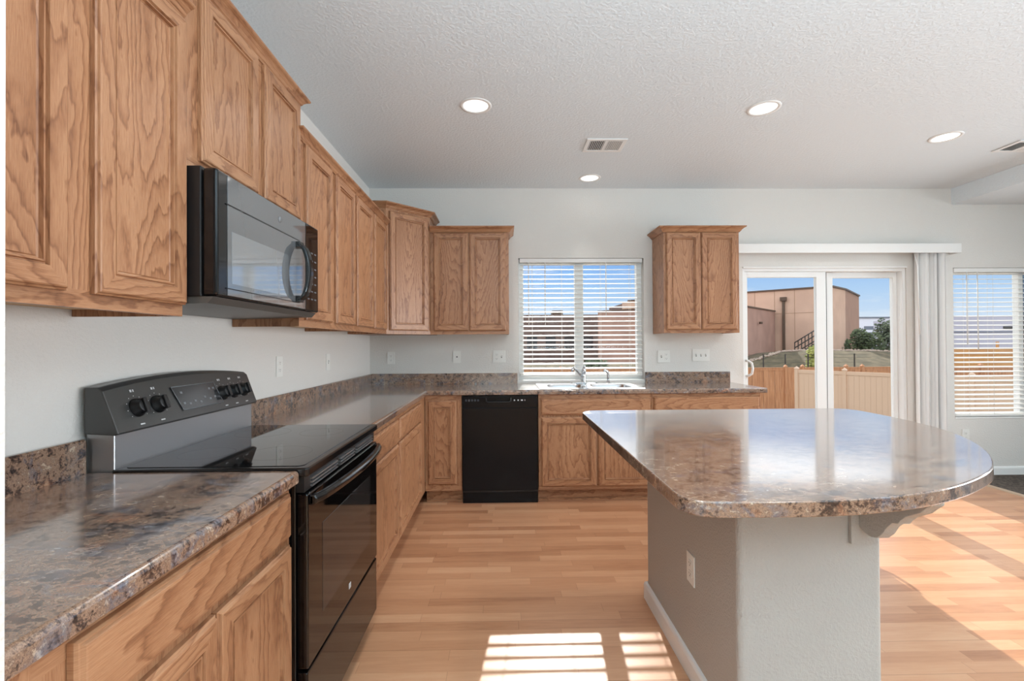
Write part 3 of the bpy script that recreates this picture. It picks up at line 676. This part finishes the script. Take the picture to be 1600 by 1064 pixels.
for x, t in hpth:
    z = 1.470 + t*.232
    rows.append([(x - .009, yh - .020, z), (x + .006, yh - .020, z), (x + .009, yh - .012, z), (x + .009, yh + .012, z), (x + .006, yh + .020, z), (x - .009, yh + .020, z)])
vs = [v for r in rows for v in r]; nr = len(rows)
m.add(vs, [(i*6 + j, i*6 + (j + 1) % 6, (i + 1)*6 + (j + 1) % 6, (i + 1)*6 + j) for i in range(nr - 1) for j in range(6)] + [tuple(range(6)), tuple(range((nr - 1)*6, nr*6))[::-1]])
m.box(MX, MX + .02, yh - .018, yh + .018, 1.462, 1.488); m.box(MX, MX + .02, yh - .018, yh + .018, 1.684, 1.710)
link('door_handle', m, BLACK, md, bev=.003)
kp = link('keypad_panel', MB().box(MX - .043, MX - .002, MY1 - .142, MY1 - .001, 1.434, 1.815), GLASSK, mw, bev=.006)
KPM = mat('keypad_dim_print', rgb(88, 88, 90), .5)
for r in range(7):
    for c in range(3): link('keypad_button', MB().box(MX - .002, MX - .0012, MY1 - .120 + c*.036, MY1 - .100 + c*.036, 1.485 + r*.034, 1.491 + r*.034), KPM, kp)

# ------------------------------------------------------------------ island
ib = thing('kitchen_island', 'white textured island base under the rounded countertop', 'kitchen island', (.945, 1.88, 0))
IX0, IX1, IY0, IY1 = .718, 1.168, 1.422, 2.345
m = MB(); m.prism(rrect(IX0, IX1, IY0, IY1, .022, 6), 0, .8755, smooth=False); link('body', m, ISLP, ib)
m = MB(); e = .0
m.sweep([(IX1, IY0 + .4), (IX1, IY1 - .0), (IX0, IY1 - .0), (IX0, IY0), (IX1, IY0), (IX1, IY0 + .4)], [(o, z) for o, z in bbp])
link('baseboard', m, WHITE, ib)
m = MB(); m.box(1.059, 1.143, IY0 - .014, IY0, .669, .8755); plt = link('corbel_plate', m, ISLP, ib, bev=.002)
pts = [(0, .8755), (0, .722), (.02, .712), (.045, .709), (.068, .716), (.088, .735), (.105, .762), (.122, .779), (.140, .784), (.148, .795), (.165, .812), (.185, .824), (.208, .838), (.225, .855), (.240, .868), (.242, .8755)]
m = MB(); m.ext(pts, lambda a, z: (1.083, IY0 - .014 - a, z), lambda a, z: (1.119, IY0 - .014 - a, z)); link('corbel', m, ISLP, ib, bev=.002)
# rounded top
def catmull(P, n=8):
    out = []
    for i in range(len(P) - 1):
        p0, p1, p2, p3 = P[max(i - 1, 0)], P[i], P[i + 1], P[min(i + 2, len(P) - 1)]
        for k in range(n):
            t = k/n
            out.append(tuple(.5*((2*p1[j]) + (-p0[j] + p2[j])*t + (2*p0[j] - 5*p1[j] + 4*p2[j] - p3[j])*t*t + (-p0[j] + 3*p1[j] - 3*p2[j] + p3[j])*t**3) for j in (0, 1)))
    return out + [P[-1]]
curve = catmull([(.50, 1.083), (.693, 1.080), (.854, 1.092), (1.031, 1.132), (1.195, 1.198), (1.365, 1.295), (1.480, 1.385), (1.622, 1.535), (1.765, 1.738), (1.868, 1.965), (1.918, 2.20), (1.930, 2.42)], 5)
top = [(.425, 2.50)] + [(.425, 1.16)] + [(.425 + .077*(1 - math.cos(a)), 1.16 - .077*math.sin(a)) for a in [PI/2*i/7 for i in range(1, 7)]] + curve
top += [(1.930 - .10*(1 - math.cos(a)), 2.49 + .10*math.sin(a)) for a in [PI/2*i/7 for i in range(0, 8)]]
top += [(.425 + .09*(1 - math.sin(a)), 2.50 + .09*math.cos(a)) for a in [PI/2*i/7 for i in range(0, 7)]]
it = link('island_countertop', MB().prism(top, .876, .914), LAM, base=(1.1, 1.9, .876), bev=.004, seg=3)
tag(it, 'glossy brown granite-look island countertop with a big rounded end', 'countertop')

# ------------------------------------------------------------------ wall plates
def plate(label, pos, u, n, gangs, group=None, w1=.070, cat='wall plate', name='wall_plate'):
    T0 = frameT(pos, u, n); wd = w1 + .046*(len(gangs) - 1); h = .115
    root = thing(name, label, cat, pos, group)
    m = MB(); m.box(-wd/2, wd/2, .0, .005, -h/2, h/2, 0, T0); link('cover', m, PLATE, root, bev=.002)
    for i, g in enumerate(gangs):
        cx = (i - (len(gangs) - 1)/2)*.046
        if g == 'o':
            m = MB()
            for s in (-.020, .020):
                m.prism
                pts = rrect(cx - .0165, cx + .0165, s - .0135, s + .0135, .008, 4)
                m.ext(pts, lambda a, z: T0(a, .005, z), lambda a, z: T0(a, .0068, z))
                for sx in (-.006, .006): m.box(cx + sx - .001, cx + sx + .001, .0066, .0071, s - .001, s + .006, 1, T0)
                m.box(cx - .002, cx + .002, .0066, .0071, s - .009, s - .005, 1, T0)
            link('receptacle', m, [PLATE, SLOT], root)
        elif g == 's':
            m = MB(); m.box(cx - .005, cx + .005, .0045, .0055, -.012, .012, 1, T0); m.ext([(.004, -.008), (.004, .008), (.014, .011), (.015, .004)], lambda b, z: T0(cx - .004, b, z), lambda b, z: T0(cx + .004, b, z)); link('toggle_switch', m, [PLATE, SLOT], root)
        else:
            m = MB(); m.box(cx - .006, cx + .006, .0045, .0058, -.006, .006, 1, T0); link('jack', m, [PLATE, SLOT], root)
    return root
plate('white outlet on the left wall just past the range', (XW, 2.619, 1.168), LU, LN, 'o', cat='outlet', name='outlet')
plate('white wall plate on the left wall nearer the back corner', (XW, 3.339, 1.166), LU, LN, 's', cat='light switch', name='light_switch')
plate('white outlet on the back wall nearest the left corner', (-1.046, D, 1.160), BU, BN, 'o', cat='outlet', name='outlet')
plate('white single jack plate midway along the back backsplash', (-.431, D, 1.167), BU, BN, 'j')
plate('white double plate with outlet and switch left of the sink window', (-.036, D, 1.167), BU, BN, 'os')
plate('white double plate with switch and outlet right of the sink window', (1.520, D, 1.158), BU, BN, 'so')
plate('white triple light switch plate by the patio door', (1.873, D, 1.168), BU, BN, 'sss')
plate('white outlet on the side of the kitchen island', (IX0, 1.785, .420), (0, -1, 0), (-1, 0, 0), 'o', cat='outlet', name='outlet')
plate('white outlet low on the wall under the right window', (4.418, D, .386), BU, BN, 'o', cat='outlet', name='outlet')

# ------------------------------------------------------------------ ceiling fittings
LL = ['recessed ceiling light over the range aisle, left of the vent', 'recessed ceiling light over the far end of the island', 'recessed ceiling light farthest right, above the patio door', 'recessed ceiling light just in front of the sink window wall']
spots = [(-.158, 2.862), (1.640, 2.879), (3.182, 3.277), (.777, 4.109)]
proto = None
for (x, y), lb in zip(spots, LL):
    b = (x, y, HC)
    if proto is None:
        root = thing('recessed_light', lb, 'ceiling light', b, 'recessed ceiling lights')
        m = MB(); m.lathe([(.098, -.0005), (.096, -.004), (.080, -.005), (.077, -.001)], b, seg=40); link('trim_ring', m, WHITE, root)
        m = MB(); m.lathe([(.077, -.001), (.070, -.0025), (.064, -.003)], b, seg=40); link('baffle', m, mat('lit_baffle', rgb(250, 250, 250), .5, emit=(1, .98, .95, 1), es=.9), root)
        m = MB(); m.lathe([(.064, -.003), (.03, -.0035), (.0, -.0036)], b, seg=40); link('lens', m, BULB, root)
        proto = root
    else:
        root = proto.copy(); COL.objects.link(root); root.location = b; root['label'] = lb; root['base'] = b
        for ch in proto.children:
            c = ch.copy(); COL.objects.link(c); c.parent = root
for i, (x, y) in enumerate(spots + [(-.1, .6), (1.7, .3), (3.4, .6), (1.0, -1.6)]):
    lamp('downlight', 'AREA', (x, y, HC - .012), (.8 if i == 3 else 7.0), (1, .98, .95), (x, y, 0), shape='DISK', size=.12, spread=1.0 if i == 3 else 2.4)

def vent(label, x0, x1, y0, y1, sx=True):
    root = thing('ceiling_vent', label, 'vent', ((x0 + x1)/2, (y0 + y1)/2, HC), 'ceiling air vents')
    t = .028; m = MB()
    for a, b, c, d in ((x0, x1, y0, y0 + t), (x0, x1, y1 - t, y1), (x0, x0 + t, y0 + t, y1 - t), (x1 - t, x1, y0 + t, y1 - t)): m.box(a, b, c, d, HC - .008, HC - .0005)
    xm, ym = (x0 + x1)/2, (y0 + y1)/2
    m.box(xm - .01, xm + .01, y0 + t, y1 - t, HC - .008, HC - .0005); link('frame', m, WHITE, root, bev=.002)
    link('duct_opening', MB().box(x0 + t, x1 - t, y0 + t, y1 - t, HC - .001, HC - .0004), DUCT, root)
    m = MB()
    for a, b, s in ((x0 + t, xm - .01, 1), (xm + .01, x1 - t, -1)):
        n = int((b - a)/.0125)
        for i in range(n):
            xx = a + (i + .5)*(b - a)/n
            m.ext([(-.0035*s, -.0075), (.0035*s, -.0015), (.0045*s, -.0015), (-.0025*s, -.0075)], lambda q, z: (xx + q, y0 + t, HC + z), lambda q, z: (xx + q, y1 - t, HC + z))
    link('louvers', m, WHITE, root)
vent('white ceiling vent over the kitchen between the two front lights', .612, .902, 3.312, 3.535)
vent('white ceiling vent at the right beside the dropped soffit', 3.778, 4.068, 3.318, 3.525)

# ------------------------------------------------------------------ outdoors
GZ = -2.2
GRASS = noisy('dry_grass', rgb(82, 74, 52), rgb(112, 98, 72), 2.2, 1.0, .3, 40, 6)
struct('ground', MB().box(-80, 160, D + WT + .01, 180, GZ - .3, GZ), GRASS, 'yard ground beyond the windows', 'ground')
CONC = noisy('concrete', rgb(176, 168, 156), rgb(196, 188, 176), 6, .9)
struct('patio', MB().box(-2.5, 7.5, D + WT + .012, 7.0, GZ, -.14), CONC, 'concrete patio slab outside the glass door', 'patio')
CEDAR = noisy('cedar_board', rgb(174, 120, 82), rgb(200, 146, 104), 3, .8, .15, 60, 5, (6, 6, .5))
VFENCE = mat('tan_vinyl', rgb(216, 182, 152), .5)
def fence(name, label, A, B, zt, posts, board, mt, cap, style):
    A, B = Vector(A), Vector(B); L = (B - A).length; u = (B - A)/L; n = Vector((u.y, -u.x))
    def T(a, b, z): return (A.x + u.x*a + n.x*b, A.y + u.y*a + n.y*b, z)
    root = thing(name, label, 'fence', (A.x, A.y, GZ))
    m = MB()
    if style == 'board':
        k = 0; x = 0
        while x < L:
            m.box(x, min(x + board - .012, L), .0 + (.018 if k % 2 else 0), .022 + (.018 if k % 2 else 0), GZ + .03, zt - .09, 0, T); x += board; k += 1
        m.box(0, L, -.02, .06, zt - .035, zt, 0, T); m.box(0, L, .02, .045, zt - .16, zt - .035, 0, T)
    else:
        x = 0
        while x < L: m.box(x, min(x + .176, L), .0, .03, GZ + .1, zt - .14, 0, T); x += .18
        m.box(0, L, -.012, .05, zt - .14, zt, 0, T); m.box(0, L, -.012, .05, GZ + .02, GZ + .12, 0, T)
    link('fence_panels', m, mt, root)
    for a in posts:
        m = MB(); m.box(a - .065, a + .065, -.05, .08, GZ, zt + .05, 0, T)
        o = link('post', m, mt, root)
        m = MB(); vs = [T(a - .09, -.075, zt + .05), T(a + .09, -.075, zt + .05), T(a + .09, .105, zt + .05), T(a - .09, .105, zt + .05), T(a, .015, zt + .16)]
        m.add(vs, [(0, 1, 2, 3), (0, 1, 4), (1, 2, 4), (2, 3, 4), (3, 0, 4)]); link('post_cap', m, cap, o)
    return root
fence('wooden_fence', 'brown cedar board fence across the far side of the yard', (-6, 24), (28, 24), -.02, [6 - .2 + i*3.15 for i in range(-1, 9)] + [20.66 + 0.0, 23.85], .30, CEDAR, CEDAR, 'board')
va = Vector((12.64, 20.0)); vd = Vector((.105, -.145)).normalized()
ve = va + vd*11.0
fence('vinyl_fence', 'tan vinyl privacy fence running toward the house', (va.x, va.y), (ve.x, ve.y), .10, [.07, 1.84, 3.68, 5.52, 7.36, 9.2], .18, VFENCE, VFENCE, 'vinyl')
# grassy berm with a rocky crest behind the cedar fence
ridge = [(-20, -.2), (4, -.15), (12, -.25), (17.3, -.22), (18.6, .1), (20.3, .62), (22, .72), (27, .66), (34, .3), (60, .2)]
m = MB(); rows = []
for x, z in ridge: rows.append([(x, 26.5, GZ + .25), (x, 33, z - .12), (x, 34, z), (x, 37, z - .2), (x, 41, GZ - .1)])
k = 5; vs = [v for r in rows for v in r]
m.add(vs, [(i*k + j, i*k + j + 1, (i + 1)*k + j + 1, (i + 1)*k + j) for i in range(len(rows) - 1) for j in range(k - 1)], 0, True)
struct('hillside', m, GRASS, 'grassy berm rising behind the cedar fence', 'hillside')
ROCK = noisy('pale_rock', rgb(190, 170, 150), rgb(150, 128, 112), 4, .9)
m = MB()
for i in range(420):
    x = 15.5 + i/420*16 + random.uniform(-.1, .1)
    z = next(z0 + (z1 - z0)*(x - a)/(b - a) for (a, z0), (b, z1) in zip(ridge, ridge[1:]) if a <= x <= b)
    s = random.uniform(.08, .20); y = 33.85 + random.uniform(-.35, .35); z -= .03
    m.add([(x + sx*s*random.uniform(.6, 1.1), y + sy*s, z + sz*s*.6) for sx, sy, sz in ((1, 0, 0), (-1, 0, 0), (0, 1, 0), (0, -1, 0), (0, 0, 1), (0, 0, -1))], [(0, 2, 4), (2, 1, 4), (1, 3, 4), (3, 0, 4), (2, 0, 5), (1, 2, 5), (3, 1, 5), (0, 3, 5)])
o = link('crest_stones', m, ROCK); tag(o, 'pale broken stones along the crest of grassy berm', 'stones', kind='stuff')
# wire fence on the berm
wf = thing('wire_fence', 'thin dark wire fence on the berm behind the cedar fence', 'fence', (20, 29, GZ))
IRON = mat('dark_iron', rgb(60, 56, 50), .6)
for sx in (.563, .611, .661, .712, .763):
    link('post', MB().box(sx*29 - .03, sx*29 + .03, 28.97, 29.03, -1.2, .55), IRON, wf)
m = MB()
for z in (-.3, 0, .3, .5): m.tube([(.50*29, 29, z), (.80*29, 29, z)], .006, 5)
link('wires', m, IRON, wf)
# buildings
def stucco(name, a, b): return noisy(name, a, b, .8, .9, .1, 20, 4)
TAN = stucco('tan_stucco', rgb(220, 184, 158), rgb(208, 172, 148)); TAN2 = stucco('brown_stucco', rgb(170, 132, 110), rgb(160, 124, 104))  # side wing gets a darker brown than the tan walls
MAUVE = stucco('mauve_brick', rgb(184, 146, 128), rgb(168, 132, 116)); BRN = mat('dark_bronze', rgb(92, 70, 52), .6)
JOINT = mat('panel_joint', rgb(176, 142, 116), .9)
tb = thing('warehouse', 'tall tan stucco building with lower mauve wing behind the fences', 'building', (30, 44, GZ))
P = [(14.9, 55.2), (29.9, 41.8), (32.9, 44.2), (32.9, 58), (14.9, 58)]
H = 6.286
link('walls', MB().prism(P, GZ, H), TAN, tb)
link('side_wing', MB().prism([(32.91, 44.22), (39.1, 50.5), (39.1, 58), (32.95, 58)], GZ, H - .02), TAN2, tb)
m = MB(); m.sweep([(14.9, 55.2), (29.9, 41.8), (32.9, 44.2), (39.1, 50.5)], [(.0, H - .02), (.12, H - .02), (.12, H + .12), (0, H + .12)]); link('coping', m, BRN, tb)
f1 = (Vector((29.9, 41.8)) - Vector((14.9, 55.2))); L1 = f1.length; u1 = f1/L1; n1 = Vector((u1.y, -u1.x))
def TF(a, b, z): return (14.9 + u1.x*a + n1.x*b, 55.2 + u1.y*a + n1.y*b, z)
m = MB()
for a in (8.5, 10.25, 12.0, 13.69, 15.44, 17.13, 18.8): m.box(a, a + .05, 0, .012, GZ, H, 0, TF)
m.box(0, L1, 0, .012, 4.02, 4.07, 0, TF); link('panel_joints', m, JOINT, tb)
m = MB(); m.box(16.25 - .11, 16.25 + .11, .02, .24, GZ, 5.25, 0, TF); m.box(16.25 - .27, 16.25 + .27, .02, .36, 5.25, 5.6, 0, TF); link('downspout', m, BRN, tb)
mb_ = tb
link('front_wing', MB().prism([(26.35, 44.72), (17.4, 35.6), (9.0, 44.0), (17.0, 52.9)], GZ, 4.286), MAUVE, mb_)
m = MB(); m.sweep([(9.0, 44.0), (17.4, 35.6), (26.35, 44.72)], [(0, 4.25), (.08, 4.25), (.08, 4.36), (0, 4.36)]); link('wing_coping', m, BRN, mb_)
link('wall_lamp', MB().box(22.6, 22.8, 40.55, 40.75, 2.9, 3.1), BRN, mb_)
lb = thing('long_building', 'long dark brown building seen through the sink window blind', 'building', (4, 62, GZ))
DKB = stucco('dark_brown_wall', rgb(122, 98, 88), rgb(106, 86, 78))
link('walls', MB().box(-8, 16, 60, 70, GZ, 5.0), DKB, lb)
link('rooftop_unit', MB().box(6.6, 8.0, 62, 64, 5.0, 5.7), BRN, lb)
link('stair_tower', MB().box(16.02, 20, 60, 70, GZ, 6.6), DKB, lb)
m = MB()
for i in range(9): m.box(-6.5 + i*2.4, -5.2 + i*2.4, 59.96, 60.02, .6, 2.2)
link('windows', m, mat('dark_window', rgb(52, 50, 52), .2), lb)
wbd = thing('white_building', 'distant white building with dark windows behind the trees', 'building', (80, 92, GZ))
WB = mat('pale_grey_wall', rgb(226, 226, 232), .8); DWN = mat('blue_grey_window', rgb(112, 118, 128), .3)
link('walls', MB().box(70.5, 96, 92, 104, GZ, 6.0), WB, wbd)
for i in range(3):
    for z in (-1.0, 1.6, 3.7): link('window', MB().box(72.2 + i*7.2, 75.8 + i*7.2, 91.94, 92.0, z, z + (1.6 if z < 3 else .7)), DWN, wbd)
link('roof_parapet', MB().box(70.3, 96.2, 91.8, 104, 6.0, 6.25), DWN, wbd)
gb = thing('grey_building', 'lilac grey flat-roofed building seen through the right window blind', 'building', (70, 62, GZ))
link('walls', MB().box(58, 92, 60, 72, GZ, 4.5), mat('lilac_grey_wall', rgb(196, 192, 204), .8), gb)
link('vent_slot', MB().box(65.6, 68.4, 59.9, 60.0, 2.9, 3.2), IRON, gb)
m = MB(); m.box(57.9, 92, 59.92, 60.0, 2.45, 2.55); m.box(57.9, 92, 59.92, 60.0, .9, 1.0); link('siding_lines', m, DWN, gb)
PALLET = noisy('golden_timber', rgb(212, 158, 96), rgb(186, 132, 76), 3, .8, .15, 50, 5, (.5, .5, 6))
tw = thing('timber_wall', 'golden horizontal timber wall behind the vinyl fence at right', 'timber wall', (34, 33, GZ))
m = MB()
for i in range(14): m.box(29.5, 48, 30 + (.02 if i % 2 else 0), 30.08, GZ + i*.218, GZ + i*.218 + .21)
link('timber_boards', m, PALLET, tw)
for x in (32.5, 36, 39.5, 43): link('post', MB().box(x, x + .12, 30.09, 30.2, GZ, 1.25), PALLET, tw)
# stair railing beside the tan building
st = thing('stair_railing', 'dark sloping stair railing against the tan building', 'railing', (25, 39.5, GZ))
m = MB()
for z in (0, .45, .9): m.tube([(24.9, 39.4, .35 + z), (27.6, 39.4, 1.95 + z)], .05, 6)
link('rails', m, IRON, st)
for i in range(10):
    t = i/9; x = 24.9 + 2.7*t; zz = .35 + 1.6*t
    link('baluster', MB().box(x - .025, x + .025, 39.37, 39.43, zz - .2, zz + .95), IRON, st)
link('stringer', MB().ext([(24.7, .0), (27.6, 1.75), (27.6, 1.3), (25.2, -.2)], lambda x, z: (x, 39.3, z), lambda x, z: (x, 39.5, z)), IRON, st)
# trees
def leafmat(n, a, b):
    m = noisy(n, a, b, 1.7, .8, 0); return m
LG1 = leafmat('dark_green_leaf', rgb(62, 74, 44), rgb(96, 108, 66)); LG2 = leafmat('grey_green_leaf', rgb(84, 96, 74), rgb(120, 130, 98)); LG3 = leafmat('yellow_green_leaf', rgb(138, 144, 66), rgb(178, 178, 96))
BARK = mat('grey_bark', rgb(96, 82, 70), .9)
def tree(name, label, x, y, z0, zt, rad, lm, n, ls, grp):
    root = thing(name, label, 'tree' if zt - z0 > 2.2 else 'bush', (x, y, z0), grp)
    h = zt - z0; tr_ = MB(); tr_.tube([(x, y, z0), (x + .05, y, z0 + h*.4), (x, y, z0 + h*.85)], [.05*rad + .03, .04*rad + .02, .015], 8); link('trunk', tr_, BARK, root)
    m = MB(); rnd = random.Random(int(x*100))
    cl = [(rnd.uniform(-.55, .55)*rad, rnd.uniform(-.55, .55)*rad, z0 + h*rnd.uniform(.25, .85)) for _ in range(16)]
    for i in range(n):
        c = rnd.choice(cl); f = 1 - .55*max(0, (c[2] - z0)/h - .4)
        d = Vector((rnd.gauss(0, 1), rnd.gauss(0, 1), rnd.gauss(0, 1))).normalized()*rnd.uniform(.3, 1)**.5
        p = Vector((x + c[0]*f + d.x*rad*.5*f, y + c[1]*f + d.y*rad*.5*f, c[2] + d.z*h*.16))
        a = Vector((rnd.gauss(0, 1), rnd.gauss(0, 1), rnd.gauss(0, 1))).normalized(); b = a.orthogonal().normalized(); s = ls*rnd.uniform(.6, 1.3)
        m.add([p - a*s, p + b*s*.55, p + a*s, p - b*s*.55], [(0, 1, 2, 3)])
    link('foliage', m, lm, root)
tree('tree', 'dark green round tree in front of the white building', .778*38, 38, -1.2, 2.75, 1.5, LG1, 3600, .13, 'trees beyond the fences')
tree('tree', 'taller grey green tree at the right of the patio door view', .845*41, 41, -1.8, 3.7, 1.75, LG2, 3800, .14, 'trees beyond the fences')
tree('tree', 'yellow green leafy tree behind the sliding door stile', .678*30, 30, -1.2, 1.25, .75, LG3, 1500, .10, 'trees beyond the fences')
tree('bush', 'olive bush seen low through the sink window blind', .20*33, 33, -1.6, .3, 1.1, LG2, 900, .13, None)
